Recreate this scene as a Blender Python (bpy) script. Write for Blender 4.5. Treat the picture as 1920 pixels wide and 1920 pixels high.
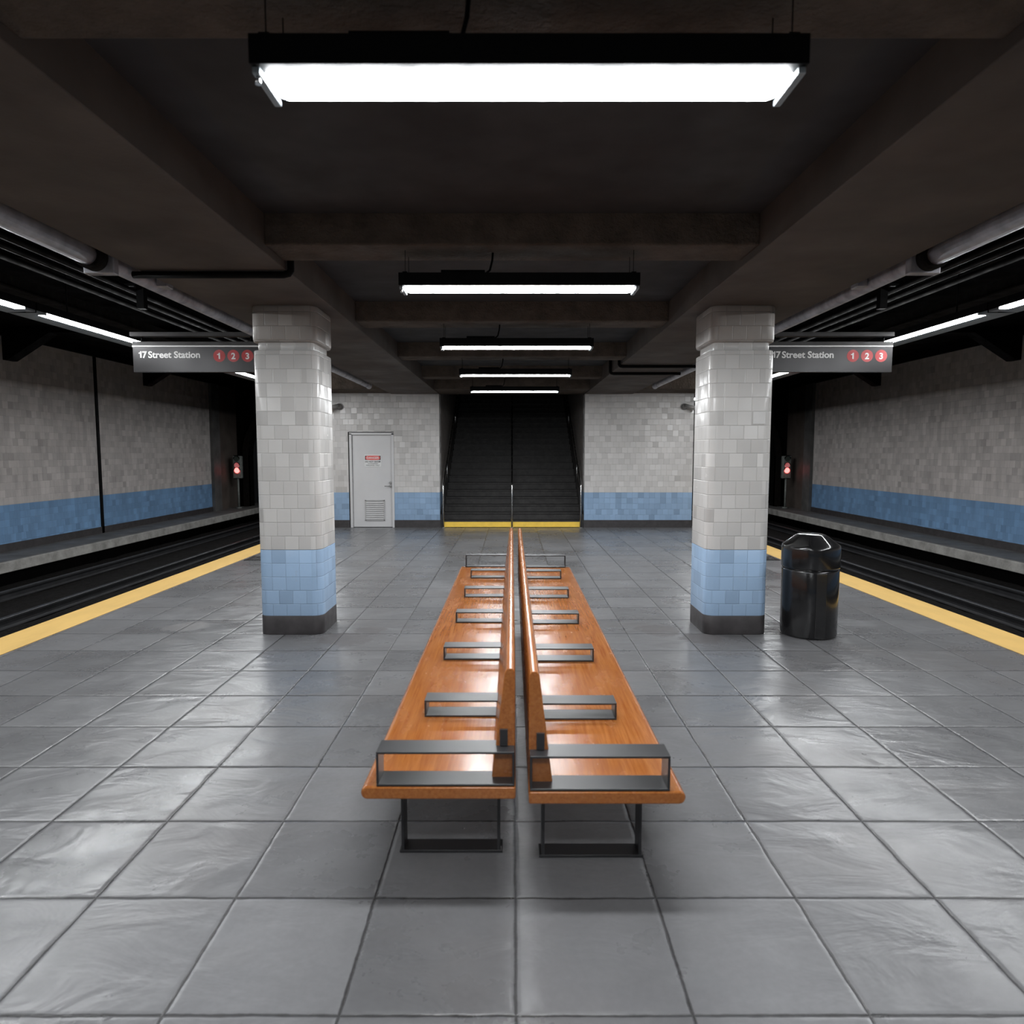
import bpy, math, random
from mathutils import Vector
random.seed(7)
D = bpy.data; S = bpy.context.scene
for o in list(D.objects): D.objects.remove(o)
C = S.collection
PI = math.pi

# ------------------------------------------------------------------ camera
cam = D.cameras.new('camera'); camo = D.objects.new('camera', cam); C.objects.link(camo)
camo.location = (0, 0, 1.584)
camo.rotation_euler = (PI/2 - math.atan(110.5/1280), 0, 0)
cam.sensor_width = 36; cam.sensor_fit = 'HORIZONTAL'; cam.lens = 24
cam.clip_start = .02; cam.clip_end = 200
cam.dof.use_dof = True; cam.dof.focus_distance = 7.5; cam.dof.aperture_fstop = 3.2
S.camera = camo
# ------------------------------------------------------------------ world, exposure
w = D.worlds.new('world'); S.world = w; w.use_nodes = True
w.node_tree.nodes['Background'].inputs[0].default_value = (.75, .8, .85, 1)
w.node_tree.nodes['Background'].inputs[1].default_value = .004
S.view_settings.view_transform = 'Standard'; S.view_settings.look = 'None'
S.view_settings.gamma = 1; S.view_settings.use_curve_mapping = False
S.view_settings.exposure = 0.0
LAMP = 82.0      # strength of the fluorescent tubes over the platform
SIDE = 84.0      # strength of the tubes along the tracks
cy = S.cycles
cy.time_limit = 1250; cy.use_adaptive_sampling = False; cy.use_light_tree = True
cy.use_denoising = True; cy.denoising_prefilter = 'ACCURATE'; cy.max_bounces = 4; cy.diffuse_bounces = 3; cy.glossy_bounces = 3
cy.sample_clamp_indirect = 6; cy.caustics_reflective = False; cy.caustics_refractive = False

# ------------------------------------------------------------------ node helpers
class NT:
    def __init__(s, name):
        s.m = D.materials.new(name); s.m.use_nodes = True
        s.t = s.m.node_tree; s.n = s.t.nodes; s.l = s.t.links
        s.bsdf = s.n['Principled BSDF']
    def node(s, k, **kw):
        n = s.n.new(k)
        for a, b in kw.items(): setattr(n, a, b)
        return n
    def put(s, inp, v):
        if isinstance(v, bpy.types.NodeSocket): s.l.new(v, inp)
        elif v is not None:
            if isinstance(v, (tuple, list)) and len(v) == 3 and inp.type == 'RGBA': v = (*v, 1)
            inp.default_value = v
    def math(s, op, a, b=None, c=None, clamp=False):
        n = s.node('ShaderNodeMath', operation=op, use_clamp=clamp)
        s.put(n.inputs[0], a); s.put(n.inputs[1], b); s.put(n.inputs[2], c)
        return n.outputs[0]
    def mixc(s, f, a, b, mode='MIX'):
        n = s.node('ShaderNodeMix', data_type='RGBA', blend_type=mode)
        s.put(n.inputs[0], f); s.put(n.inputs[6], a); s.put(n.inputs[7], b)
        return n.outputs[2]
    def comb(s, x, y, z=0.0):
        n = s.node('ShaderNodeCombineXYZ'); s.put(n.inputs[0], x); s.put(n.inputs[1], y); s.put(n.inputs[2], z)
        return n.outputs[0]
    def noise(s, vec, scale, detail=3, rough=.55, dist=0):
        n = s.node('ShaderNodeTexNoise'); s.put(n.inputs['Vector'], vec)
        n.inputs['Scale'].default_value = scale; n.inputs['Detail'].default_value = detail
        n.inputs['Roughness'].default_value = rough; n.inputs['Distortion'].default_value = dist
        return n.outputs[0]
    def maprange(s, v, a, b, c, d, smooth=False):
        n = s.node('ShaderNodeMapRange', interpolation_type='SMOOTHSTEP' if smooth else 'LINEAR')
        for i, x in enumerate((v, a, b, c, d)): s.put(n.inputs[i], x)
        return n.outputs[0]
    def wn(s, vec, dim='3D'):
        n = s.node('ShaderNodeTexWhiteNoise', noise_dimensions=dim); s.put(n.inputs['Vector'], vec)
        return n.outputs
    def coord(s, k='Object'):
        return s.node('ShaderNodeTexCoord').outputs[k]
    def scale(s, v, k):
        n = s.node('ShaderNodeVectorMath', operation='MULTIPLY'); s.put(n.inputs[0], v); s.put(n.inputs[1], k)
        return n.outputs[0]
    def bump(s, h, strength=1.0, dist=1.0, normal=None):
        n = s.node('ShaderNodeBump'); s.put(n.inputs['Height'], h)
        n.inputs['Strength'].default_value = strength; n.inputs['Distance'].default_value = dist
        if normal is not None: s.put(n.inputs['Normal'], normal)
        return n.outputs[0]
    def out(s, color=None, rough=None, metal=None, normal=None, spec=None, coat=None):
        b = s.bsdf.inputs
        s.put(b['Base Color'], color); s.put(b['Roughness'], rough); s.put(b['Metallic'], metal)
        if normal is not None: s.l.new(normal, b['Normal'])
        s.put(b['Specular IOR Level'], spec); s.put(b['Coat Weight'], coat)
        return s.m

def lin(r, g, b):
    f = lambda c: (c/255/12.92) if c <= 10 else ((c/255+.055)/1.055)**2.4
    return (f(r), f(g), f(b))

def plain(name, col, rough=.5, metal=0, spec=.5, noise=.15, ns=12, bump=0, bs=60, coat=None):
    t = NT(name); P = t.coord()
    n = t.noise(P, ns, 4)
    f = t.maprange(n, .3, .7, 1-noise, 1+noise)
    c = t.mixc(1.0, col, t.comb(f, f, f), 'MULTIPLY')
    r = t.maprange(t.noise(P, ns*.6, 3), .3, .7, max(0, rough*.8), min(1, rough*1.2))
    nb = t.bump(t.noise(P, bs, 5, .65), 1, bump) if bump else None
    return t.out(c, r, metal, nb, spec, coat)

def emis(name, col, strength):
    t = NT(name); b = t.bsdf.inputs
    t.put(b['Base Color'], (.8, .8, .8)); t.put(b['Emission Color'], col); t.put(b['Emission Strength'], strength); t.m.cycles.emission_sampling = 'FRONT'
    return t.m

def tiles(name, white, blue=None, band=.75, tw=.119, th=.119, var=.16, rough=.19, tilt=.16, off=0.0, spec=.35, grime=.0):
    """glazed tiles; UV = metres along the wall, metres up"""
    t = NT(name); uv = t.node('ShaderNodeSeparateXYZ'); t.put(uv.inputs[0], t.coord('UV'))
    u, v = uv.outputs[0], uv.outputs[1]
    vv = t.math('DIVIDE', t.math('ADD', v, off), th); row = t.math('FLOOR', vv); fv = t.math('SUBTRACT', vv, row)
    ro = t.wn(t.comb(row, 3.7, 1.3))[0]
    sh = t.math('MULTIPLY', t.math('GREATER_THAN', ro, .5), .47)
    uu = t.math('ADD', t.math('DIVIDE', u, tw), sh); col = t.math('FLOOR', uu); fu = t.math('SUBTRACT', uu, col)
    W = t.wn(t.comb(col, row, .5)); val = W[0]; rgb = t.node('ShaderNodeSeparateXYZ'); t.put(rgb.inputs[0], W[1])
    e = t.math('MINIMUM', t.math('MULTIPLY', t.math('MINIMUM', fu, t.math('SUBTRACT', 1.0, fu)), tw),
               t.math('MULTIPLY', t.math('MINIMUM', fv, t.math('SUBTRACT', 1.0, fv)), th))
    edge = t.maprange(e, .0006, .0045, 0, 1, True)
    k1 = t.math('POWER', rgb.outputs[0], 1.0); 
    tx = t.math('MULTIPLY', t.math('SUBTRACT', fu, .5), t.math('SUBTRACT', rgb.outputs[0], .5))
    ty = t.math('MULTIPLY', t.math('SUBTRACT', fv, .5), t.math('SUBTRACT', rgb.outputs[1], .5))
    tl = t.math('MULTIPLY', t.math('ADD', tx, ty), tilt*tw)
    pop = t.math('MULTIPLY', t.math('GREATER_THAN', rgb.outputs[2], .93), .0012)
    wav = t.math('MULTIPLY', t.noise(t.comb(u, v, val), 9, 2), .0022)
    h = t.math('ADD', t.math('ADD', t.math('MULTIPLY', edge, .0017), tl), t.math('ADD', pop, wav))
    base = white if blue is None else t.mixc(t.math('LESS_THAN', v, band), white, blue)
    f = t.math('ADD', 1-var*.45, t.math('MULTIPLY', val, var))
    f = t.math('MULTIPLY', f, t.math('SUBTRACT', 1.0, t.math('MULTIPLY', t.math('GREATER_THAN', rgb.outputs[1], .86), .12)))
    f = t.math('MULTIPLY', f, t.maprange(t.noise(t.comb(u, v, 2.0), 1.1, 4), .3, .7, .93, 1.05))
    c = t.mixc(1.0, base, t.comb(f, f, f), 'MULTIPLY')
    g = t.mixc(.5, base, lin(96, 92, 88))
    c = t.mixc(t.maprange(e, .0004, .002, .4, 0.0), c, g)
    sc = t.maprange(t.noise(t.comb(u, v, 5.0), 3.3, 6, .7), .66, .72, 0, .35)
    c = t.mixc(sc, c, t.mixc(.5, base, lin(150, 148, 146)))
    if grime:
        gr = t.maprange(t.noise(t.comb(t.math('MULTIPLY', u, 2.2), t.math('MULTIPLY', v, .5), 8.0), 2, 5, .7), .4, .75, 0, grime)
        c = t.mixc(gr, c, lin(60, 56, 52))
    rr = t.math('ADD', rough, t.math('MULTIPLY', t.noise(t.comb(u, v, 1.0), 6, 4), .12))
    return t.out(c, rr, 0.0, t.bump(h, 1, 1), spec)

def floor_mat():
    t = NT('slate_floor_tiles'); s = t.node('ShaderNodeSeparateXYZ'); P = t.coord(); t.put(s.inputs[0], P)
    tw, th = .5, .511
    wob = t.math('MULTIPLY', t.math('SUBTRACT', t.noise(P, 5, 3), .5), .012)
    uu = t.math('DIVIDE', t.math('ADD', t.math('SUBTRACT', s.outputs[0], .012), wob), tw)
    vv = t.math('DIVIDE', t.math('ADD', t.math('SUBTRACT', s.outputs[1], 3.333), wob), th)
    cu = t.math('FLOOR', uu); cv = t.math('FLOOR', vv); fu = t.math('SUBTRACT', uu, cu); fv = t.math('SUBTRACT', vv, cv)
    W = t.wn(t.comb(cu, cv, .5)); r = t.node('ShaderNodeSeparateXYZ'); t.put(r.inputs[0], W[1])
    eu = t.math('MULTIPLY', t.math('MINIMUM', fu, t.math('SUBTRACT', 1.0, fu)), tw)
    ev = t.math('MULTIPLY', t.math('MINIMUM', fv, t.math('SUBTRACT', 1.0, fv)), th)
    e = t.math('MINIMUM', eu, ev)
    chip = t.math('MULTIPLY', t.noise(P, 16, 4, .7), .012)
    ee = t.math('SUBTRACT', e, t.math('MAXIMUM', t.math('SUBTRACT', chip, .0055), 0.0))
    edge = t.math('ADD', t.math('MULTIPLY', t.maprange(ee, .0, .006, 0, 1, True), .6), t.math('MULTIPLY', t.maprange(t.math('ADD', e, t.math('MULTIPLY', chip, .6)), .0, .022, 0, 1, True), .4))
    tl = t.math('ADD', t.math('MULTIPLY', t.math('SUBTRACT', fu, .5), t.math('SUBTRACT', r.outputs[0], .5)),
                t.math('MULTIPLY', t.math('SUBTRACT', fv, .5), t.math('SUBTRACT', r.outputs[1], .5)))
    Pw = t.node('ShaderNodeVectorMath', operation='ADD'); t.put(Pw.inputs[0], P)
    t.put(Pw.inputs[1], t.scale(W[1], (20, 20, 20)))
    n1 = t.noise(t.scale(Pw.outputs[0], (1, 1.7, 1)), 2.6, 4, .5, .6)
    n2 = t.noise(P, 38, 4, .6)
    h = t.math('ADD', t.math('MULTIPLY', edge, .0055), t.math('MULTIPLY', tl, .008))
    h = t.math('ADD', h, t.math('ADD', t.math('MULTIPLY', n1, .013), t.math('MULTIPLY', n2, .00012)))
    pit = t.maprange(t.noise(P, 11, 1, .5), .8, .83, 0, -.003)
    h = t.math('ADD', h, pit)
    f = t.math('ADD', .86, t.math('MULTIPLY', W[0], .26))
    f = t.math('MULTIPLY', f, t.maprange(t.noise(P, 1.7, 5, .6), .25, .75, .82, 1.16))
    f = t.math('MULTIPLY', f, t.maprange(n2, .3, .7, .93, 1.06))
    c = t.mixc(1.0, lin(101, 101, 103), t.comb(f, f, f), 'MULTIPLY')
    warm = t.maprange(t.noise(P, .9, 4, .6), .5, .72, 0, .35)
    c = t.mixc(warm, c, lin(102, 97, 95))
    # spilled-drink stains beside the pillars
    dirt = None
    for (x, y, rad) in ((-1.42, 5.72, .26), (-1.27, 6.0, .16), (1.33, 6.0, .22), (1.62, 5.75, .2), (-3.0, 6.15, .2)):
        d = t.node('ShaderNodeVectorMath', operation='DISTANCE'); t.put(d.inputs[0], P); d.inputs[1].default_value = (x, y, 0)
        dd = t.math('ADD', d.outputs['Value'], t.math('MULTIPLY', t.math('SUBTRACT', t.noise(P, 5, 5, .7), .5), .45))
        m = t.maprange(dd, rad*.75, rad, 1, 0, True)
        dirt = m if dirt is None else t.math('MAXIMUM', dirt, m)
    c = t.mixc(t.math('MULTIPLY', dirt, .38), c, lin(66, 58, 56))
    c = t.mixc(t.maprange(ee, .001, .007, .9, 0.0), c, lin(46, 45, 45))
    ro = t.maprange(t.noise(P, 3.1, 5, .65), .25, .75, .2, .36)
    ro = t.math('ADD', ro, t.math('MULTIPLY', W[0], .05))
    ro = t.math('ADD', ro, t.math('MULTIPLY', dirt, .15))
    return t.out(c, ro, 0.0, t.bump(h, 1, 1), .55)

def wood_mat():
    t = NT('varnished_orange_wood'); P = t.coord()
    g = t.noise(t.scale(P, (26, 1.1, 26)), 3.2, 6, .65, .4)
    g2 = t.noise(t.scale(P, (90, 2.5, 90)), 4, 3, .6)
    c = t.mixc(t.maprange(g, .35, .65, 0, 1), lin(132, 72, 28), lin(154, 97, 48))
    f = t.maprange(g2, .3, .7, .96, 1.03)
    c = t.mixc(1.0, c, t.comb(f, f, f), 'MULTIPLY')
    r = t.maprange(t.noise(t.scale(P, (6, 2, 6)), 2, 3), .3, .7, .17, .3)
    return t.out(c, r, 0.0, t.bump(t.math('MULTIPLY', g, .00015), 1, 1), .5)

def yellow_mat(name, col, dx=1):
    t = NT(name); P = t.coord()
    n = t.noise(t.scale(P, (1, .35, 1)), 6, 5, .65)
    c = t.mixc(t.maprange(n, .4, .75, 0, .5), col, t.mixc(.5, col, lin(150, 120, 70)))
    return t.out(c, .5, 0.0, t.bump(t.math('MULTIPLY', t.noise(P, 70, 3), .001), 1, 1), .4)

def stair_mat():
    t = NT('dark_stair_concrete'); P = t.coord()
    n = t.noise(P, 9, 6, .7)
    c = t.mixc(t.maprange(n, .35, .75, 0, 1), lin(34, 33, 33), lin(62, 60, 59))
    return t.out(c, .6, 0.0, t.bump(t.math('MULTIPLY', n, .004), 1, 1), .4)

M = {}
M['floor'] = floor_mat()
M['tile'] = tiles('glazed_tile_wall', lin(202, 199, 197), lin(144, 170, 199), tilt=.15, off=.083)
M['tile_side'] = tiles('matt_tile_wall', lin(184, 178, 175), lin(112, 148, 186), off=.083, rough=.5, tilt=.03, grime=.3, var=.28)
M['tile_white'] = tiles('glazed_white_tile', lin(203, 201, 199), off=.085)
M['tile_cap'] = tiles('shaded_white_tile', lin(160, 154, 149), off=.085, rough=.3)  # white tile darkened: the shade up at the capital is put into its colour
M['tile_plain'] = plain('pale_glazed_tile', lin(212, 211, 210), .2, 0, noise=.03)
M['tile_blue'] = tiles('glazed_blue_tile', lin(148, 173, 201), off=.085, tilt=.05)
M['tile_dark'] = tiles('shaded_stairwell_tile', lin(118, 112, 108), lin(60, 84, 112), rough=.35)  # wall tile pattern again, with the stairwell's shade put into the colours
M['skirt'] = plain('black_plinth', lin(58, 55, 56), .45, bump=.001, bs=25, noise=.25)
M['beam'] = plain('rough_brown_concrete', lin(88, 78, 70), .85, spec=.25, noise=.28, ns=6, bump=.028, bs=26)
M['slab'] = plain('smooth_brown_concrete', lin(84, 76, 71), .75, spec=.3, noise=.22, ns=2.2, bump=.002, bs=30)
M['ceil'] = plain('grey_ceiling_plaster', lin(58, 57, 58), .8, spec=.3, noise=.18, ns=3)
M['dark'] = plain('near_black_concrete', lin(9, 8, 8), .9, spec=.08, noise=.3, ns=4, bump=.004, bs=18)  # near-black base colour with random tone variation
M['girder'] = plain('dark_rough_girder', lin(22, 19, 17), .9, spec=.1, noise=.35, ns=10, bump=.012, bs=22)  # very dark base colour, varied at random
M['ledge'] = plain('pale_rough_concrete', lin(140, 138, 134), .85, spec=.3, noise=.3, ns=5, bump=.012, bs=18)
M['ledge_top'] = plain('worn_grey_concrete', lin(88, 87, 86), .6, spec=.4, noise=.3, ns=3, bump=.004, bs=22)
M['bed'] = plain('oily_track_ballast', lin(18, 16, 15), .85, spec=.12, noise=.5, ns=22, bump=.02, bs=34)
M['rail'] = plain('worn_rail_steel', lin(48, 48, 50), .42, .5, noise=.2, ns=8)
M['wood'] = wood_mat()
M['steel'] = plain('black_painted_steel', lin(38, 38, 40), .36, .12, noise=.06, ns=3)
M['black'] = plain('matt_black_metal', lin(6, 6, 7), .6, .0, spec=.12, noise=.1)
M['glossblack'] = plain('glossy_black_paint', lin(22, 22, 23), .2, 0, spec=.6, noise=.05, coat=.3)
M['chrome'] = plain('brushed_stainless', lin(190, 190, 190), .25, 1, noise=.1)
M['door'] = plain('light_grey_door_paint', lin(205, 204, 205), .35, 0, noise=.03, ns=3)
M['louver'] = plain('grey_louver_paint', lin(176, 175, 175), .4, 0, noise=.05)
M['gap'] = plain('dark_gap', lin(20, 18, 18), .9, noise=.1)
M['pipe'] = plain('flaking_grey_pipe_paint', lin(165, 164, 170), .4, .4, noise=.3, ns=9, bump=.002, bs=60)
M['conduit'] = plain('black_conduit', lin(10, 9, 9), .7, 0, spec=.12, noise=.15)
M['yellow'] = yellow_mat('platform_edge_yellow', lin(214, 176, 104))
M['nosing'] = yellow_mat('stair_nosing_yellow', lin(250, 208, 84))
M['sign'] = plain('satin_sign_enamel', lin(44, 43, 44), .32, .5, noise=.1, ns=2)
M['signbar'] = plain('dark_grey_bar', lin(52, 50, 50), .5, .2, noise=.15)
M['white'] = plain('white_lettering', lin(240, 239, 238), .5, noise=.03)
M['red'] = plain('red_route_disc', lin(186, 52, 54), .45, noise=.05)
M['label_white'] = plain('white_placard', lin(225, 225, 225), .4, noise=.02)
M['label_red'] = plain('red_placard', lin(226, 96, 92), .5, noise=.02)
M['label_black'] = plain('black_placard_ink', lin(30, 30, 32), .6, noise=.02)
M['wing'] = plain('galvanised_reflector', lin(150, 158, 162), .4, .4, noise=.1)
M['camgrey'] = plain('camera_grey_plastic', lin(140, 138, 136), .4, 0, noise=.1)
M['sigbody'] = plain('grey_signal_housing', lin(130, 134, 130), .6, .2, noise=.35, ns=30)
M['tube'] = emis('fluorescent_tube', (.96, .985, 1.0), LAMP)
M['tube_side'] = emis('fluorescent_tube_track', (.96, .985, 1.0), SIDE)
M['lens_red'] = emis('lit_red_lens', (1, .1, .09), 5)
M['lens_dim'] = emis('dull_red_lens', (.8, .02, .02), .3)
M['lens_off'] = plain('unlit_lens', lin(70, 76, 72), .3, 0, noise=.4, ns=60)
M['led'] = emis('red_led', (1, .2, .15), 2)
M['stair'] = stair_mat()

# ------------------------------------------------------------------ mesh builder
class MB:
    def __init__(s): s.v = []; s.f = []; s.uv = []; s.sm = []
    def face(s, pts, uvs=None, smooth=False):
        i = len(s.v); s.v += [tuple(p) for p in pts]; s.f.append(list(range(i, i+len(pts)))); s.uv.append(uvs); s.sm.append(smooth)
    def box(s, x0, x1, y0, y1, z0, z1):
        a = [(x0,y0,z0),(x1,y0,z0),(x1,y1,z0),(x0,y1,z0),(x0,y0,z1),(x1,y0,z1),(x1,y1,z1),(x0,y1,z1)]
        i = len(s.v); s.v += a
        for q in ((0,3,2,1),(4,5,6,7),(0,1,5,4),(1,2,6,5),(2,3,7,6),(3,0,4,7)):
            s.f.append([i+k for k in q]); s.uv.append(None); s.sm.append(False)
        return s
    def loft(s, rings, cap=True, smooth=True, closed=True, uvs=None):
        n = len(rings[0]); i0 = len(s.v)
        for r in rings: s.v += [tuple(p) for p in r]
        m = n if closed else n-1
        for k in range(len(rings)-1):
            for j in range(m):
                a = i0+k*n+j; b = i0+k*n+(j+1) % n
                s.f.append([a, b, b+n, a+n]); s.sm.append(smooth)
                s.uv.append([(uvs[k][j]), (uvs[k][j+1]), (uvs[k+1][j+1]), (uvs[k+1][j])] if uvs else None)
        if cap and closed:
            s.f.append([i0+j for j in reversed(range(n))]); s.uv.append(None); s.sm.append(False)
            e = i0+(len(rings)-1)*n
            s.f.append([e+j for j in range(n)]); s.uv.append(None); s.sm.append(False)
        return s
    def tube(s, path, r, n=12, cap=True):
        path = [Vector(p) for p in path]; rings = []
        rr = r if isinstance(r, (list, tuple)) else [r]*len(path)
        prev = None
        for k, p in enumerate(path):
            d = (path[min(k+1, len(path)-1)]-path[max(k-1, 0)]).normalized()
            if prev is None:
                a = Vector((0,0,1)) if abs(d.z) < .9 else Vector((1,0,0))
                u = d.cross(a).normalized()
            else: u = (prev - d*prev.dot(d)).normalized()
            prev = u; v = d.cross(u)
            rings.append([p+(u*math.cos(2*PI*j/n)+v*math.sin(2*PI*j/n))*rr[k] for j in range(n)])
        return s.loft(rings, cap)
    def prism(s, pts, axis, a, b, smooth=False):
        """pts 2-D outline (counter-clockwise), extruded along axis from a to b"""
        def P(p, t): return {'x': (t, p[0], p[1]), 'y': (p[0], t, p[1]), 'z': (p[0], p[1], t)}[axis]
        return s.loft([[P(p, a) for p in pts], [P(p, b) for p in pts]], True, smooth)
    def build(s, name, mat, parent=None, bevel=0, seg=2, loc=None, fix=True):
        me = D.meshes.new(name); me.from_pydata(s.v, [], s.f); me.materials.append(mat)
        me.polygons.foreach_set('use_smooth', s.sm)
        uvl = me.uv_layers.new(name='UVMap')
        for p, uv in zip(me.polygons, s.uv):
            nn = p.normal
            for q, li in enumerate(p.loop_indices):
                co = me.vertices[me.loops[li].vertex_index].co
                if uv is not None: uvl.data[li].uv = uv[q]
                elif abs(nn.z) > .7: uvl.data[li].uv = (co.x, co.y)
                elif abs(nn.y) > .7: uvl.data[li].uv = (co.x, co.z)
                else: uvl.data[li].uv = (co.y, co.z)
        me.update()
        o = D.objects.new(name, me); C.objects.link(o)
        if parent is not None: o.parent = parent
        if loc: o.location = loc
        if bevel:
            b = o.modifiers.new('bevel', 'BEVEL'); b.width = bevel; b.segments = seg; b.limit_method = 'ANGLE'; b.angle_limit = math.radians(40)
            b.harden_normals = True
            for p in me.polygons: p.use_smooth = True
        if not fix: return o
        import bmesh
        bm = bmesh.new(); bm.from_mesh(me); bmesh.ops.recalc_face_normals(bm, faces=bm.faces); bm.to_mesh(me); bm.free()
        return o

def B(*a): return MB().box(*a)
def empty(name, loc, label, cat, group=None):
    o = D.objects.new(name, None); C.objects.link(o); o.location = loc; o.empty_display_size = .1
    return tag(o, label, cat, group)
def tag(o, label, cat, group=None, kind=None):
    if label: o['label'] = label
    if cat: o['category'] = cat
    if group: o['group'] = group
    if kind: o['kind'] = kind
    return o
def struct(o): o['kind'] = 'structure'; return o
def move(o, d):
    for v in o.data.vertices: v.co += Vector(d)
    return o
def dup(root, loc=None, label=None, mirror=False):
    r = root.copy(); C.objects.link(r)
    if loc is not None: r.location = loc
    if label: r['label'] = label
    for ch in root.children:
        c = ch.copy(); C.objects.link(c); c.parent = r
        for g in ch.children:
            d = g.copy(); C.objects.link(d); d.parent = c
    return r
def mx(o_pts, s): return [(s*x, *r) for x, *r in o_pts]
def text(body, size, mat, name, parent, loc, rot, align='LEFT', bold=.0, sx=1.0, thick=.001):
    cu = D.curves.new(name, 'FONT'); cu.body = body; cu.size = size; cu.align_x = align; cu.align_y = 'BOTTOM_BASELINE'
    cu.offset = bold*size; cu.extrude = thick; cu.resolution_u = 4
    tmp = D.objects.new('tmp', cu); C.objects.link(tmp)
    me = D.meshes.new_from_object(tmp.evaluated_get(bpy.context.evaluated_depsgraph_get()))
    D.objects.remove(tmp); D.curves.remove(cu)
    me.materials.clear(); me.materials.append(mat)
    for v in me.vertices: v.co.x *= sx
    o = D.objects.new(name, me); C.objects.link(o); o.parent = parent; o.location = loc; o.rotation_euler = rot
    return o

SZ = 2.82        # underside of the slabs
CZ = 3.06        # ceiling between them
YB = -8.0        # how far the station runs on behind the viewer
YW = 14.5        # end wall
RT = 3.6
# ------------------------------------------------------------------ structure
struct(B(-4.39, 4.39, YB, YW+.3, -.22, 0).build('floor', M['floor']))
for s, n in ((-1, 'left'), (1, 'right')):
    X = lambda a, b: (min(s*a, s*b), max(s*a, s*b))
    # platform body under the floor, set back
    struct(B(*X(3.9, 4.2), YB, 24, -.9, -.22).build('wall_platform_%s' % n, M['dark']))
    struct(B(*X(1.534, 2.535), YB, YW+.3, SZ, RT).build('ceiling_slab_%s' % n, M['slab'], bevel=.008))
    struct(B(*X(8.14, 8.4), YB, 18.5, -.5, RT).build('wall_%s' % n, M['tile_side']))
    struct(B(*X(8.12, 8.15), YB, 18.5, 0, .13).build('baseboard_%s' % n, M['skirt']))
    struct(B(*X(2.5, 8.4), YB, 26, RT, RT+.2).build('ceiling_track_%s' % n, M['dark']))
    # pilaster and tunnel wall beyond the tiles
    struct(B(*X(8.06, 8.4), 18.5, 18.95, 0, RT).build('trim_pilaster_%s' % n, M['ledge_top']))
    struct(B(*X(8.14, 8.4), 18.95, 20.3, -.5, RT).build('wall_tunnel_%s' % n, M['slab']))
    # portal wall with an arched mouth
    m = MB(); cx, hw, zs = s*5.9, 1.92, 1.5
    pts = [(cx+hw*math.cos(a), zs+hw*math.sin(a)*.9) for a in [PI*k/20 for k in range(21)]]
    outer = [s*8.3 if s > 0 else -3.83+.0, None]
    x0, x1 = sorted((s*3.83, s*8.4))
    for ya in (20.3, 20.7):
        m.face([(x1, ya, -.5), (x1, ya, RT), (cx+hw, ya, RT), (cx+hw, ya, -.5)])
        m.face([(x0, ya, -.5), (x0, ya, RT), (cx-hw, ya, RT), (cx-hw, ya, -.5)])
        for k in range(20):
            a, b = pts[k], pts[k+1]
            m.face([(a[0], ya, a[1]), (a[0], ya, RT), (b[0], ya, RT), (b[0], ya, b[1])])
    allp = [(cx+hw, -.5)] + pts + [(cx-hw, -.5)]
    m.loft([[(p[0], 20.3, p[1]) for p in allp], [(p[0], 20.7, p[1]) for p in allp]], False, False, False)
    struct(m.build('wall_portal_%s' % n, M['dark']))
    # raised arch lining round the mouth
    m = MB(); lp = [(cx+(hw)*math.cos(a), zs+(hw)*math.sin(a)*.9) for a in [PI*k/24 for k in range(25)]]
    lp2 = [(cx+(hw+.14)*math.cos(a), zs+(hw+.14)*math.sin(a)*.9) for a in [PI*k/24 for k in range(25)]]
    lp = [(cx+hw, -.4)] + lp + [(cx-hw, -.4)]; lp2 = [(cx+hw+.14, -.4)] + lp2 + [(cx-hw-.14, -.4)]
    m.loft([[(a[0], 20.3, a[1]) for a in lp2], [(a[0], 20.2, a[1]) for a in lp2], [(a[0], 20.2, a[1]) for a in lp], [(a[0], 20.4, a[1]) for a in lp]], False, False, False)
    struct(m.build('trim_portal_%s' % n, M['girder']))
    struct(B(*X(3.6, 8.4), 26, 26.2, -.5, RT).build('wall_tunnel_end_%s' % n, M['dark']))
    struct(B(*X(3.6, 3.83), YW+.3, 26, -.5, RT).build('wall_divider_%s' % n, M['dark']))
    # concrete bench wall beside the tracks and the recess beneath it
    m = B(*X(7.36, 8.2), YB, 22, -.157, 0)
    struct(m.build('trim_ledge_%s' % n, M['ledge'], bevel=.012))
    struct(B(*X(7.42, 8.16), YB, 22, -.0, .002).build('trim_ledge_top_%s' % n, M['ledge_top']))
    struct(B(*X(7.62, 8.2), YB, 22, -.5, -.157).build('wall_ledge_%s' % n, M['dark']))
    # track bed, a displaced grid
    m = MB(); nx, ny = 26, 120; gx0, gx1 = X(3.9, 7.9)
    rnd = random.Random(3)
    def hz(i, j):
        xx = abs(gx0+(gx1-gx0)*i/nx)
        d = .05*math.exp(-((xx-6.26)/.35)**2) + rnd.uniform(-.012, .012)
        return -.40 + d
    idx = {}
    for j in range(ny+1):
        for i in range(nx+1):
            idx[i, j] = len(m.v); m.v.append((gx0+(gx1-gx0)*i/nx, YB+(26-YB)*j/ny, hz(i, j)))
    for j in range(ny):
        for i in range(nx):
            m.f.append([idx[i, j], idx[i+1, j], idx[i+1, j+1], idx[i, j+1]]); m.uv.append(None); m.sm.append(True)
    struct(m.build('ground_track_%s' % n, M['bed']))
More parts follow.
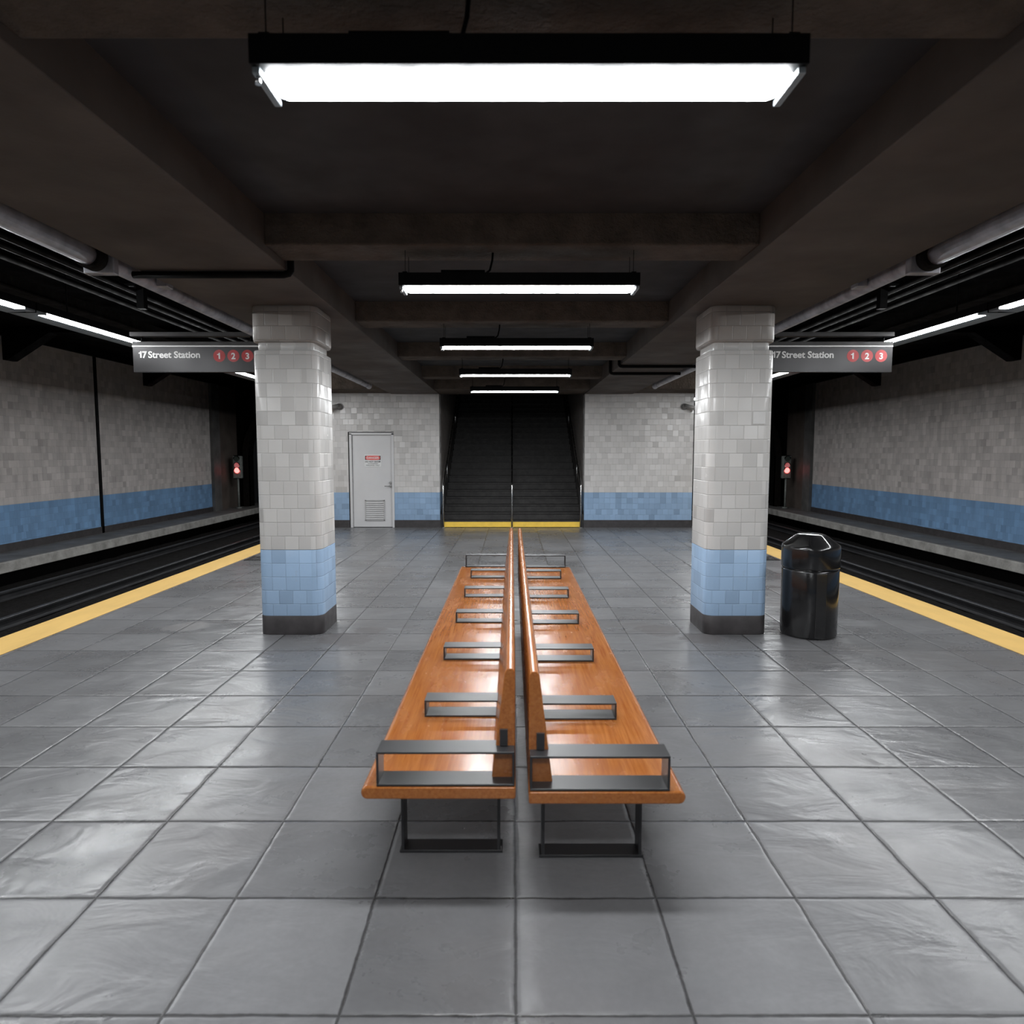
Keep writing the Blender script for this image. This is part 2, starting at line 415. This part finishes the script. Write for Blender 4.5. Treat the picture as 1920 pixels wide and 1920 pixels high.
# end wall with the stair opening and the door opening
ZT = 2.84
wb = MB()
wb.box(-3.83, -3.45, YW, YW+.3, 0, ZT); wb.box(-2.515, -1.535, YW, YW+.3, 0, ZT); wb.box(-3.45, -2.515, YW, YW+.3, 2.0, ZT)
struct(wb.build('wall_back_left', M['tile']))
struct(B(1.535, 3.83, YW, YW+.3, 0, ZT).build('wall_back_right', M['tile']))
struct(MB().box(-3.84, -3.46, YW-.012, YW+.05, 0, .16).box(-2.505, -1.53, YW-.012, YW+.05, 0, .16).build('baseboard_back_left', M['skirt']))
struct(B(1.53, 3.84, YW-.012, YW+.05, 0, .16).build('baseboard_back_right', M['skirt']))
struct(B(-4.6, 4.6, 13.55, YW+.3, ZT, RT).build('ceiling_header', M['beam']))
struct(B(-1.534, 1.534, YB, 13.6, CZ, CZ+.2).build('ceiling', M['ceil']))
# stairwell
for s, n in ((-1, 'left'), (1, 'right')):
    a, b = sorted((s*1.535, s*1.7))
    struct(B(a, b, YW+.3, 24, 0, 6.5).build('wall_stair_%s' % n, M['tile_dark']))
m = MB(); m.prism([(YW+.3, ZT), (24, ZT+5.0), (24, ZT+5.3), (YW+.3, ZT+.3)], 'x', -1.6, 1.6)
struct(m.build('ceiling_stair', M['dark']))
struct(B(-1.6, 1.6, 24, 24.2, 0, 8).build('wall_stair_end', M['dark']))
# the station's far end behind the viewer
struct(B(-8.4, 8.4, YB-.2, YB, -.5, RT).build('wall_front', M['tile_side']))
# transverse concrete beams between the slabs
for k in range(-5, 4):
    y = 4.36+2.465*k
    struct(B(-1.54, 1.54, y, y+.36, 2.87, CZ+.05).build('trim_beam_%d' % (k+6), M['beam'], bevel=.014))

# ------------------------------------------------------------------ yellow edge strips, warning edge
for s, n in ((-1, 'left'), (1, 'right')):
    a, b = sorted((s*4.02, s*4.392))
    tag(B(a, b, YB, YW+.3, -.06, .004).build('warning_strip', M['yellow']),
        'pale yellow warning strip along the %s edge of the platform' % n, 'warning strip', 'yellow platform edge strips')

# ------------------------------------------------------------------ tiled pillars
def rrect(cx, cy, hx, hy, r, z, n=6):
    out = []
    for (sx, sy, a0) in ((1, -1, -90), (1, 1, 0), (-1, 1, 90), (-1, -1, 180)):
        for k in range(n+1):
            a = math.radians(a0+90*k/n)
            out.append((cx+sx*(hx-r)+r*math.cos(a), cy+sy*(hy-r)+r*math.sin(a), z))
    return out
def column_part(name, prof, mat, parent, hx, hy, r):
    """prof: list of (z, outset)"""
    rings = []; uvs = []
    for z, o in prof:
        ring = rrect(0, 0, hx+o, hy+o, max(.01, r+o), z)
        rings.append(ring)
    base = rrect(0, 0, hx, hy, r, 0); per = [0]
    for k in range(len(base)):
        p, q = Vector(base[k]), Vector(base[(k+1) % len(base)]); per.append(per[-1]+(q-p).length)
    for z, o in prof: uvs.append([(p+.02, z) for p in per])
    m = MB(); m.loft(rings, True, True, True, uvs)
    o = m.build(name, mat, parent)
    md = o.modifiers.new('bevel', 'BEVEL'); md.width = .004; md.segments = 2; md.limit_method = 'ANGLE'; md.angle_limit = math.radians(50)
    return o
def pillar(x, label):
    t = empty('pillar', (x, 6.135, 0), label, 'pillar', 'tiled platform pillars')
    hx, hy, r = .275, .275, .085
    column_part('plinth', [(0, .001), (.167, .001)], M['skirt'], t, hx, hy, r)
    column_part('blue_tile_band', [(.167, 0), (.748, 0)], M['tile_blue'], t, hx, hy, r)
    column_part('shaft', [(.748, .0), (2.443, .0), (2.452, -.004), (2.454, -.036)], M['tile_white'], t, hx, hy, r)
    column_part('neck', [(2.45, -.036), (2.524, -.036)], M['tile_white'], t, hx, hy, r)
    column_part('capital', [(2.518, -.03), (2.522, -.004), (2.53, .0), (2.548, .005), (SZ-.015, .004), (SZ+.005, -.004)], M['tile_cap'], t, hx, hy, r)
    return t
pillar(-1.93, 'square tiled pillar with blue band, left of the wooden benches')
pr = pillar(1.957, 'square tiled pillar with blue band, beside the black litter bin')
B(.095, .203, -.279, -.27, 1.83, 1.935).build('raised_tile', M['tile_plain'], pr, bevel=.003)['label'] = 'lighter tile standing proud of the others'

# ------------------------------------------------------------------ door in the end wall
door = struct(MB().box(-3.385, -2.55, YW+.03, YW+.075, .01, 1.965).build('door_1', M['door'], bevel=.003))
fr = MB().box(-3.44, -3.39, YW-.012, YW+.14, 0, 2.0).box(-2.548, -2.5, YW-.012, YW+.14, 0, 2.0).box(-3.44, -2.5, YW-.012, YW+.14, 1.968, 2.012)
fr.build('door_frame', M['door'], door, bevel=.003)
MB().box(-3.465, -3.435, YW-.004, YW+.15, 0, 2.03).box(-3.465, -2.5, YW-.004, YW+.15, 2.01, 2.03).build('shadow_gap', M['gap'], door)  # solid dark strips, painting the shade in the gap beside the frame
MB().box(-3.46, -2.5, YW+.1, YW+.16, 0, 2.02).build('door_backing', M['gap'], door)
lv = MB().box(-3.135, -3.11, YW+.012, YW+.035, .145, .59).box(-2.74, -2.715, YW+.012, YW+.035, .145, .59).box(-3.135, -2.715, YW+.012, YW+.035, .145, .165).box(-3.135, -2.715, YW+.012, YW+.035, .567, .59)
lvo = lv.build('louver_frame', M['louver'], door, bevel=.002)
for k in range(9):
    z = .175+k*.043
    MB().prism([(YW+.008, z), (YW+.014, z), (YW+.03, z+.036), (YW+.024, z+.036)], 'x', -3.11, -2.74).build('louver_blade', M['louver'], lvo)
MB().tube([(-2.585, YW+.035, .955), (-2.585, YW-.0, .955)], .027, 16).build('deadbolt', M['chrome'], door)
ho = MB().tube([(-2.585, YW+.035, .885), (-2.585, YW-.0, .885)], .024, 16).build('door_handle', M['chrome'], door)
MB().tube([(-2.585, YW-.0, .885), (-2.585, YW-.035, .885), (-2.60, YW-.045, .885), (-2.70, YW-.045, .888)], .008, 10).build('lever', M['chrome'], ho)
for z in (.35, 1.0, 1.7):
    MB().tube([(-3.388, YW+.022, z-.045), (-3.388, YW+.022, z+.045)], .008, 10).build('hinge', M['louver'], door)
# warning placard on the door
pl = tag(B(-3.13, -2.774, YW+.022, YW+.03, 1.292, 1.55).build('danger_sign', M['label_white'], bevel=.002), 'small white danger placard with red panel on the grey door', 'sign')
B(-3.117, -2.787, YW+.019, YW+.022, 1.44, 1.527).build('black_panel', M['label_black'], pl)
m = MB(); ov = []
for k in range(32):
    a = 2*PI*k/32; ov.append((-2.952+.155*math.copysign(abs(math.cos(a))**.45, math.cos(a)), 1.4835+.046*math.copysign(abs(math.sin(a))**.7, math.sin(a))))
m.prism([(p[0], p[1]) for p in ov], 'y', YW+.0165, YW+.019); m.build('red_panel', M['label_red'], pl)
RX = (PI/2, 0, 0)
text('DANGER', .062, M['label_white'], 'heading', pl, (-2.952, YW+.0155, 1.462), RX, 'CENTER', .02, 1.05)
text('DO NOT ENTER', .049, M['label_black'], 'lettering', pl, (-2.952, YW+.021, 1.385), RX, 'CENTER', .02, .92)
text('AUTHORIZED', .034, M['label_black'], 'lettering', pl, (-2.952, YW+.021, 1.35), RX, 'CENTER', 0, 1)
text('PERSONNEL ONLY', .034, M['label_black'], 'lettering', pl, (-2.952, YW+.021, 1.313), RX, 'CENTER', 0, 1.02)

# ------------------------------------------------------------------ stairs
HR, TR, Y0 = .15, .27, YW
st = empty('staircase', (0, Y0, 0), 'broad dark concrete staircase climbing away beyond the end wall', 'stairs')
for k in range(26):
    m = B(-1.48, 1.48, k*TR+(.012 if k else .012), (k+1)*TR+.012, 0 if k < 2 else (k-1.2)*HR, (k+1)*HR)
    m.box(-1.48, 1.48, k*TR-.012, k*TR+.03, (k+1)*HR-.028, (k+1)*HR)
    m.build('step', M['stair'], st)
for a, b in ((-1.465, -.02), (.02, 1.465)):
    B(a, b, -.016, .011, .012, .122).build('yellow_riser', M['nosing'], st)
for s in (-1, 1):
    a, b = sorted((s*1.48, s*1.53)); m = MB()
    L = 25*TR
    m.prism([(0, 0), (L, 0), (L, 25*HR+.28), (0, .28)], 'x', a, b); m.build('stringer', M['stair'], st)
# handrails
sl = HR/TR
def rail(x, label, off, hgt, segs, side):
    t = empty('handrail', (x, Y0+off, 0), label, 'handrail', 'stainless stair handrails')
    L = 6.2
    MB().tube([(0, 0, 0), (0, 0, hgt-.03), (0, .02, hgt), (0, .05, hgt+.02), (0, L, hgt+L*sl)], .019, 12).build('rail', M['chrome'], t)
    MB().tube([(0, 0, 0), (0, 0, .012)], .045, 16).build('foot_plate', M['chrome'], t)
    for d in segs:
        zb = (math.floor((d+off-.012)/TR)+1)*HR
        if side: MB().tube([(0, d, hgt+d*sl-.01), (0, d, hgt+d*sl-.5), ], .014, 10).build('post', M['chrome'], t)
        else: MB().tube([(0, d, hgt+d*sl-.01), (0, d, zb)], .016, 10).build('post', M['chrome'], t)
    return t
rail(0, 'single stainless handrail up the middle of the stairs', -.03, .92, [1.35, 2.7, 4.05, 5.4], 0)
rail(-1.462, 'stainless handrail on the left wall of the stairs', -.03, .92, [.95, 3.3], 1)
rail(1.462, 'stainless handrail on the right wall of the stairs', -.03, .92, [.95, 3.3], 1)

# ------------------------------------------------------------------ benches
def bench(x0, y0, s, label):
    """x0 = inner edge; seat reaches 0.53 outwards on side s"""
    t = empty('bench', (x0, y0, 0), label, 'bench', 'back-to-back platform benches')
    L = 4.545
    # seat plank with a bullnosed end and outer edge
    m = MB(); prof = []
    for k in range(9):
        a = -PI/2+PI*k/8; prof.append((.53-.022+.022*math.cos(a), .427+.023*math.sin(a)))
    prof = [(0.0, .404), *prof, (0.0, .45)]
    m.prism([(s*p[0], p[1]) for p in (prof if s > 0 else prof[::-1])], 'y', 0, L)
    m.build('seat', M['wood'], t, bevel=.008)
    # tapered backrest
    bp = [(.002, .452), (.084, .452), (.038, .83), (.034, .84), (.026, .846), (.012, .846), (.006, .84), (.002, .83)]
    bk = MB().prism([(s*p[0], p[1]) for p in (bp if s > 0 else bp[::-1])], 'y', .055, L-.055).build('backrest', M['wood'], t, bevel=.004)
    for y in (.045, L-.055):
        MB().box(*sorted((s*.028, s*.055)), y, y+.012, .575, .632).build('end_bracket', M['steel'], bk)
    ys = [0.0, .615, 1.43, 2.25, 3.065, 3.89, 4.50]
    for i, y in enumerate(ys):
        end = i in (0, 6)
        xo = .476 if end else .39; xi = .004 if end else .058; h = .572 if end else .524; d = .1 if not end else .1
        yy = y + (.002 if i < 6 else 0)
        m = MB(); T = .008
        a0, a1 = sorted((s*xi, s*xo))
        m.box(a0, a1, yy, yy+d, h-T, h); m.box(a0, a1, yy, yy+d, .4505, .4505+T)
        o0, o1 = sorted((s*(xo-T), s*xo)); m.box(o0, o1, yy, yy+d, .4505+T, h-T)
        if end:
            i0, i1 = sorted((s*xi, s*(xi+T))); m.box(i0, i1, yy, yy+d, .4505+T, h-T)
        m.build('armrest', M['steel'], t, bevel=.002)
    for y in (.35, 2.2, 4.05):
        m = MB(); a0, a1 = sorted((s*.05, s*.46))
        m.box(a0, a1, y, y+.08, .392, .403)
        b0, b1 = sorted((s*.06, s*.072)); m.box(b0, b1, y, y+.08, 0.012, .392)
        b0, b1 = sorted((s*.44, s*.452)); m.box(b0, b1, y, y+.08, 0.012, .392)
        m.box(a0, a1, y, y+.08, 0, .012)
        m.build('leg', M['steel'], t, bevel=.002)
    return t
bench(.013, 2.238, -1, 'orange wooden bench facing left, nearer the door')
bench(.056, 2.205, 1, 'orange wooden bench facing right, nearer the litter bin')

# ------------------------------------------------------------------ litter bin
def blob(R, z, rot=.0, n=72, k8=.25):
    out = []
    for k in range(n):
        a = 2*PI*k/n
        sec = PI/4
        b = ((a-rot) % sec) - sec/2
        rr = R*(1-k8) + k8*R*(math.cos(sec/2)/math.cos(b))/math.cos(sec/2)*.985
        out.append((rr*math.cos(a), rr*math.sin(a), z))
    return out
bin_ = empty('litter_bin', (2.605, 5.9, 0), 'glossy black domed litter bin standing beside the right pillar', 'bin')
def lathe(prof, name, rot=.35):
    m = MB(); m.loft([blob(r, z, rot, k8=.6 if z > .79 else (.12 if z > .59 else .05)) for r, z in prof], True, True)
    return m.build(name, M['glossblack'], bin_)
lathe([(.215, 0), (.228, .008), (.232, .02), (.234, .575), (.23, .585), (.222, .588)], 'drum')
lathe([(.222, .583), (.222, .597)], 'seam')
lathe([(.225, .596), (.236, .6), (.238, .61), (.238, .765), (.235, .78), (.226, .792), (.2, .812), (.13, .868), (.112, .88), (.09, .886), (.001, .89)], 'domed_lid')
B(-.045, .045, -.2365, -.215, .02, .572).build('door_panel', M['glossblack'], bin_, bevel=.004)

# ------------------------------------------------------------------ hanging platform lights
def hang_light():
    t = empty('hanging_light', (0, 0, 0), '', 'light fixture', 'hanging fluorescent lights over the platform')
    W = .7675
    m = MB().box(-W, W, 0, .21, .006, .085)
    m.build('housing', M['black'], t, bevel=.002)
    x2, y1, y2, c = W-.03, .024, .186, .022
    pl = [(-x2+c, y1), (x2-c, y1), (x2, y1+c), (x2, y2-c), (x2-c, y2), (-x2+c, y2), (-x2, y2-c), (-x2, y1+c)]
    m = MB(); m.face([(x, y, -.001) for x, y in reversed(pl)])
    m.loft([[(x, y, -.001) for x, y in pl], [(x, y, .0058) for x, y in pl]], False, False)
    m.build('tube_diffuser', M['tube'], t, fix=False)
    for s in (-1, 1):
        a, b = sorted((s*(W-.026), s*(W-.004)))
        m = MB().box(a, b, .012, .198, -.014, .0055); m.build('end_cap', M['wing'], t, bevel=.004)
        for y in (.03, .18):
            MB().tube([(s*(W-.04), y, .085), (s*(W-.04), y, .232)], .002, 6).build('wire', M['black'], t)
        MB().box(*sorted((s*(W-.055), s*(W-.025))), .01, .2, .085, .093).build('hanger_plate', M['black'], t)
    MB().tube([(-W+.015, .03, -.014), (-W+.015, .03, -.034)], [.006, .009], 8).build('pull_knob', M['chrome'], t)
    MB().tube([(-.28, .08, .09), (-.22, .08, .095), (-.19, .085, .12), (-.175, .09, .18), (-.17, .09, .232)], .007, 8).build('cable', M['black'], t)
    B(-.5, -.22, .03, .13, .085, .108).build('ballast_box', M['black'], t)
    return t
L0 = hang_light()
zl = 2.640
spots = [(0, 'nearest visible fluorescent batten hanging under the concrete beams, largest of the row'),
         (1, 'second hanging fluorescent batten from the front, under the next beam'),
         (2, 'third hanging fluorescent batten, third back from the widest one'),
         (3, 'farthest hanging fluorescent batten, just before the stair opening'),
         (-1, 'hanging fluorescent batten overhead, above the near end of the benches'),
         (-2, 'hanging fluorescent batten just behind the viewer'),
         (-3, 'hanging fluorescent batten two bays behind the viewer'),
         ]
for i, (k, lab) in enumerate(spots):
    loc = (.047, 4.44+2.475*k, zl)
    if i == 0: L0.location = loc; L0['label'] = lab
    else: dup(L0, loc, lab)

# ------------------------------------------------------------------ lights along the tracks
def track_light(s):
    t = empty('track_light', (0, 0, 0), '', 'light fixture', 'fluorescent trunking lights above the platform edges')
    L = 4.3; X = lambda a, b: sorted((s*a, s*b))
    B(*X(-.078, .016), 0, L-.01, .0185, .09).build('housing', M['black'], t)
    m = MB(); m.prism([(s*a, b) for a, b in ([(.014, .003), (.18, -.006), (.182, -.001), (.02, .02)])], 'y', 0, L-.01)
    m.build('reflector', M['wing'], t)
    m = MB(); x0, x1 = X(-.07, .01); m.face([(x0, L-.14, 0), (x1, L-.14, 0), (x1, .14, 0), (x0, .14, 0)])
    for q in ([(x0, .14, 0), (x0, .14, .018), (x0, L-.14, .018), (x0, L-.14, 0)], [(x1, L-.14, 0), (x1, L-.14, .018), (x1, .14, .018), (x1, .14, 0)]): m.face(q)
    m.build('tube_diffuser', M['tube_side'], t, fix=False)
    for y in (0, L-.14): B(*X(-.07, .01), y+.003, y+.134, 0.0, .018).build('end_plate', M['wing'], t)
    B(*X(-.07, .17), -.008, -.001, -.004, .09).build('joint_plate', M['black'], t)
    for y in (.5, L-.5): MB().tube([(s*-.03, y, .09), (s*-.03, y, RT-2.86)], .008, 6).build('hanger_rod', M['black'], t)
    return t
for s, n in ((-1, 'left'), (1, 'right')):
    T0 = track_light(s)
    for i, (k, d) in enumerate(((0, 'fluorescent trunking light over the %s platform edge, ending behind the station sign'), (-1, 'fluorescent trunking light over the %s platform edge, cut by the picture side'),
                       (1, 'fluorescent trunking light over the %s platform edge, showing between sign and pillar'), (2, 'fluorescent trunking light farthest down the %s track'),
                       (-2, 'fluorescent trunking light over the %s platform edge behind the viewer'))):
        loc = (s*4.40, 6.35+4.31*k, 2.86)
        if i == 0: T0.location = loc; T0['label'] = d % n
        else: dup(T0, loc, d % n)

# ------------------------------------------------------------------ station signs
def station_sign(x, label):
    t = empty('station_sign', (x, 7.4, 2.445), label, 'sign', 'hanging station name signs')
    W = 1.345
    B(0, W, 0, .05, 0, .265).build('panel', M['sign'], t, bevel=.003)
    B(0, W, -.004, .05, .282, .322).build('top_rail', M['signbar'], t, bevel=.003)
    B(0, W, -.006, .05, .266, .281).build('white_stripe', M['white'], t)
    for u in (.09, W-.09):
        MB().tube([(u, .025, .32), (u, .025, .375)], .008, 8).build('hanger', M['black'], t)
    one = [(.034, 0), (.05, 0), (.05, .0685), (.037, .0685), (.0345, .0605), (.03, .056), (.019, .054), (.019, .043), (.034, .043)]
    MB().prism([(.044+a, .152+b) for a, b in one], 'y', -.0016, .0).build('lettering', M['white'], t)
    text('7', .096, M['white'], 'lettering', t, (.1, -.0008, .152), RX, 'LEFT', .03, 1.0, .0008)
    text('Street Station', .096, M['white'], 'lettering', t, (.163, -.0008, .152), RX, 'LEFT', .026, 1.04, .0008)
    for k, dch in enumerate('123'):
        cx = .922+.1505*k
        d = MB().prism([(cx+.064*math.cos(2*PI*j/40), .172+.064*math.sin(2*PI*j/40)) for j in range(40)], 'y', -.0012, .0005).build('route_disc', M['red'], t)
        if dch == '1': MB().prism([(cx-.041+a, .1395+b*.95) for a, b in one], 'y', -.0032, -.0012).build('numeral', M['white'], d)
        else: text(dch, .09, M['white'], 'numeral', d, (cx, -.0022, .1395), RX, 'CENTER', .03, 1, .0008)
    return t
station_sign(-4.045, 'hanging grey sign reading 17 Street Station, partly behind the left pillar')
station_sign(2.715, 'hanging grey sign reading 17 Street Station, partly behind the right pillar')
for s, n in ((-1, 'left'), (1, 'right')):
    a, b = sorted((s*2.4, s*4.06))
    tag(B(a, b, 7.38, 7.46, 2.82, 2.865).build('sign_beam', M['signbar'], bevel=.003), 'dark grey carrier bar above the %s station sign' % n, 'bar')

# ------------------------------------------------------------------ pipes along the slab edges
for s, n in ((-1, 'left'), (1, 'right')):
    t = empty('ceiling_pipe', (s*2.655, 0, 2.822), 'thick grey pipe running along the %s slab edge' % n, 'pipe', 'big pipes along the ceiling slabs')
    MB().tube([(0, YB, 0), (0, 4.42, 0)], .066, 20).build('pipe_run', M['pipe'], t)
    MB().tube([(0, 4.42, .012), (0, 12.55, .012)], .054, 20).build('pipe_run', M['pipe'], t)
    MB().tube([(0, 12.5, .012), (0, 12.72, .012), (0, 12.82, .0), (0, 12.86, .05), (0, 12.86, .3)], .056, 16).build('elbow', M['pipe'], t)
    m = MB().tube([(0, 4.38, 0), (0, 4.47, 0)], .085, 24); m.build('coupling', M['girder'], t)
    m = MB().box(-.1, .1, 4.5, 4.56, -.09, .12); m.build('clamp', M['pipe'], t, bevel=.01)
    m = MB().box(*sorted((s*-.14, s*-.06)), 5.1, 5.2, -.03, .05); m.build('bracket', M['pipe'], t, bevel=.01)
def conduit(x0, x1, y, label, r=.018):
    s = 1 if x1 > 0 else -1; xi = s*1.505; z = SZ-r-.003
    t = tag(MB().tube([(s*2.58, y, z), (xi+s*.05, y, z), (xi+s*.015, y, z+.008), (xi+s*-.0, y, z+.03), (xi-s*0.0, y, z+.06), (xi, y, CZ)], r, 12).build('conduit', M['conduit']), label, 'conduit', 'thin conduits crossing the slabs')
conduit(0, -1, 4.77, 'thin dark conduit crossing under the left slab in front of the pillar', .024)
conduit(0, 1, 9.73, 'thin dark conduit under the right slab, nearer of the two', .022)
conduit(0, 1, 10.6, 'thin dark conduit under the right slab, farther of the two', .022)

# ------------------------------------------------------------------ girders, cable runs and gussets above the tracks
for s, n in ((-1, 'left'), (1, 'right')):
    X = lambda a, b: sorted((s*a, s*b))
    g = MB(); g.box(*X(4.9, 5.3), YB, 20, 3.19, 3.32); g.box(*X(4.86, 5.34), YB, 20, 3.18, 3.2)
    tag(g.build('girder', M['girder'], bevel=.004), 'long rough steel girder running over the %s track' % n, 'girder', 'girders over the tracks')
    for i, (x, z, h) in enumerate(((3.68, 3.15, 'nearest the slab'), (3.88, 3.16, 'in the middle'), (4.09, 3.16, 'nearest the girder'))):
        tag(MB().tube([(s*x, YB, z), (s*x, 14.5, z)], .026, 10).build('cable_pipe', M['conduit']), 'dark cable pipe over the %s track, %s of three' % (n, h), 'pipe', 'cable pipes over the tracks')
    for i, y in enumerate((6.75, 11.9, 1.6)):
        m = MB(); m.box(*X(3.56, 3.63), y, y+.07, 2.98, RT); m.box(*X(3.60, 4.16), y, y+.03, 3.19, 3.215)
        tag(m.build('pipe_hanger', M['black']), 'black L-shaped hanger under the %s cable pipes, %s' % (n, ('above the station sign', 'farther along the track', 'out near the viewer')[i]), 'hanger', 'hangers carrying the cable pipes')
    for i, y in enumerate((11.08, 15.25, 6.9, 2.75)):
        d = ('close to the station sign', 'second along the wall', 'near the viewer', 'nearest the viewer')[i]
        b = tag(B(*X(2.535, 8.14), y, y+.3, 3.5, RT).build('cross_beam', M['dark']), 'dark steel beam crossing over the %s track, %s' % (n, ('between the pillar and the far end', 'farthest along', 'close to the pillar', 'nearest the viewer')[i]), 'beam', 'cross beams over the tracks')
        m = MB(); pr = [(8.14, 3.08), (8.14, 3.5), (7.42, 3.5)]
        pr = [(8.14, 3.07), (8.14, 3.51), (7.36, 3.51), (8.06, 3.07)]
        m.prism([(s*a, z) for a, z in pr], 'y', y, y+.22)
        tag(m.build('wall_gusset', M['black']), 'black triangular gusset bracket high on the %s wall, %s' % (n, ('first one fully in view', 'just below the station sign', 'nearer the viewer', 'nearest the viewer')[i]), 'bracket', 'gussets on the track walls')
    # dark edge beam on top of the tiled wall
    struct(B(*X(8.05, 8.16), YB, 20, 3.45, RT).build('trim_wall_top_%s' % n, M['dark']))
    # rails
    for i, x in enumerate((5.73, 6.82)):
        pr = [(-.055, 0), (.055, 0), (.055, .008), (.012, .022), (.010, .085), (.03, .092), (.033, .1), (.033, .118), (.026, .124), (-.026, .124), (-.033, .118), (-.033, .1), (-.03, .092), (-.010, .085), (-.012, .022), (-.055, .008)]
        m = MB(); m.prism([(s*x+a, b-.388) for a, b in pr], 'y', YB, 24)
        tag(m.build('rail', M['rail']), '%s steel rail of the %s track' % (('near', 'far')[i], n), 'rail', 'running rails')
    # signal
    t = empty('track_signal', (s*7.86, 19.6, 0), 'red track signal on a thin pole beside the %s track' % n, 'signal')
    MB().tube([(0, .0, 0), (0, .0, .88)], .028, 10).build('pole', M['sigbody'], t)
    MB().tube([(0, .0, 0), (0, .0, .03)], .08, 12).build('pole_foot', M['sigbody'], t)
    B(-.12, .12, -.06, .1, .86, 1.5).build('signal_box', M['sigbody'], t, bevel=.02)
    B(-.145, .145, .06, .08, .84, 1.52).build('back_plate', M['black'], t, bevel=.01)
    for z, mt, nm in ((1.42, 'lens_off', 'unlit_lens'), (1.235, 'lens_dim', 'dull_red_lens'), (1.09, 'lens_red', 'lit_red_lens')):
        MB().tube([(0, -.06, z), (0, -.085, z)], [.078, .07], 24).build(nm, M[mt], t)
        m = MB(); r0 = [(.086*math.cos(a), -.06, z+.086*math.sin(a)) for a in [PI*k/12 for k in range(13)]]
        r1 = [(.086*math.cos(a), -.1, z+.086*math.sin(a)) for a in [PI*k/12 for k in range(13)]]
        r2 = [(.08*math.cos(a), -.1, z+.08*math.sin(a)) for a in [PI*k/12 for k in range(13)]]
        r3 = [(.08*math.cos(a), -.06, z+.08*math.sin(a)) for a in [PI*k/12 for k in range(13)]]
        m.loft([r0, r1, r2, r3], False, True, False); m.build('visor', M['black'], t)
    # floor hatch by the edge
    t = tag(B(*X(3.55, 3.97), 10.0, 10.42, 0.0, .006).build('floor_hatch', M['steel']), 'small dark metal floor hatch behind the %s pillar' % n, 'hatch', 'floor hatches')
    B(*X(3.59, 3.93), 10.04, 10.38, .006, .009).build('hatch_plate', M['chrome'], t)
    # service riser on the track side wall
tag(B(-8.145, -8.12, 13.45, 13.53, 0, 3.45).build('wall_joint_cover', M['black']), 'thin black vertical strip down the left tiled wall', 'strip')

# ------------------------------------------------------------------ security cameras
for s, n in ((-1, 'left'), (1, 'right')):
    t = empty('security_camera', (s*3.62, YW, 2.56), 'small %s, high on the %s end of the tiled wall' % (('dark security camera with red lamp', 'pale security camera')[s > 0], n), 'camera', 'wall security cameras')
    MB().tube([(0, 0, 0), (0, -.02, 0)], .075, 24).build('mount_plate', M['camgrey'], t)
    MB().tube([(0, -.02, 0), (s*.01, -.07, .0), (s*.03, -.1, -.0)], [.06, .055, .04], 16).build('swivel', M['camgrey'], t)
    MB().tube([(0, -.1, .01), (s*.2, -.16, -.045)], .042, 20).build('barrel', M['camgrey'], t)
    MB().tube([(s*.2, -.16, -.045), (s*.225, -.167, -.052)], .034, 20).build('lens', M['glossblack'], t)
    if s < 0: MB().tube([(s*.205, -.2, -.05), (s*.21, -.213, -.051)], .012, 10).build('indicator_lamp', M['led'], t)
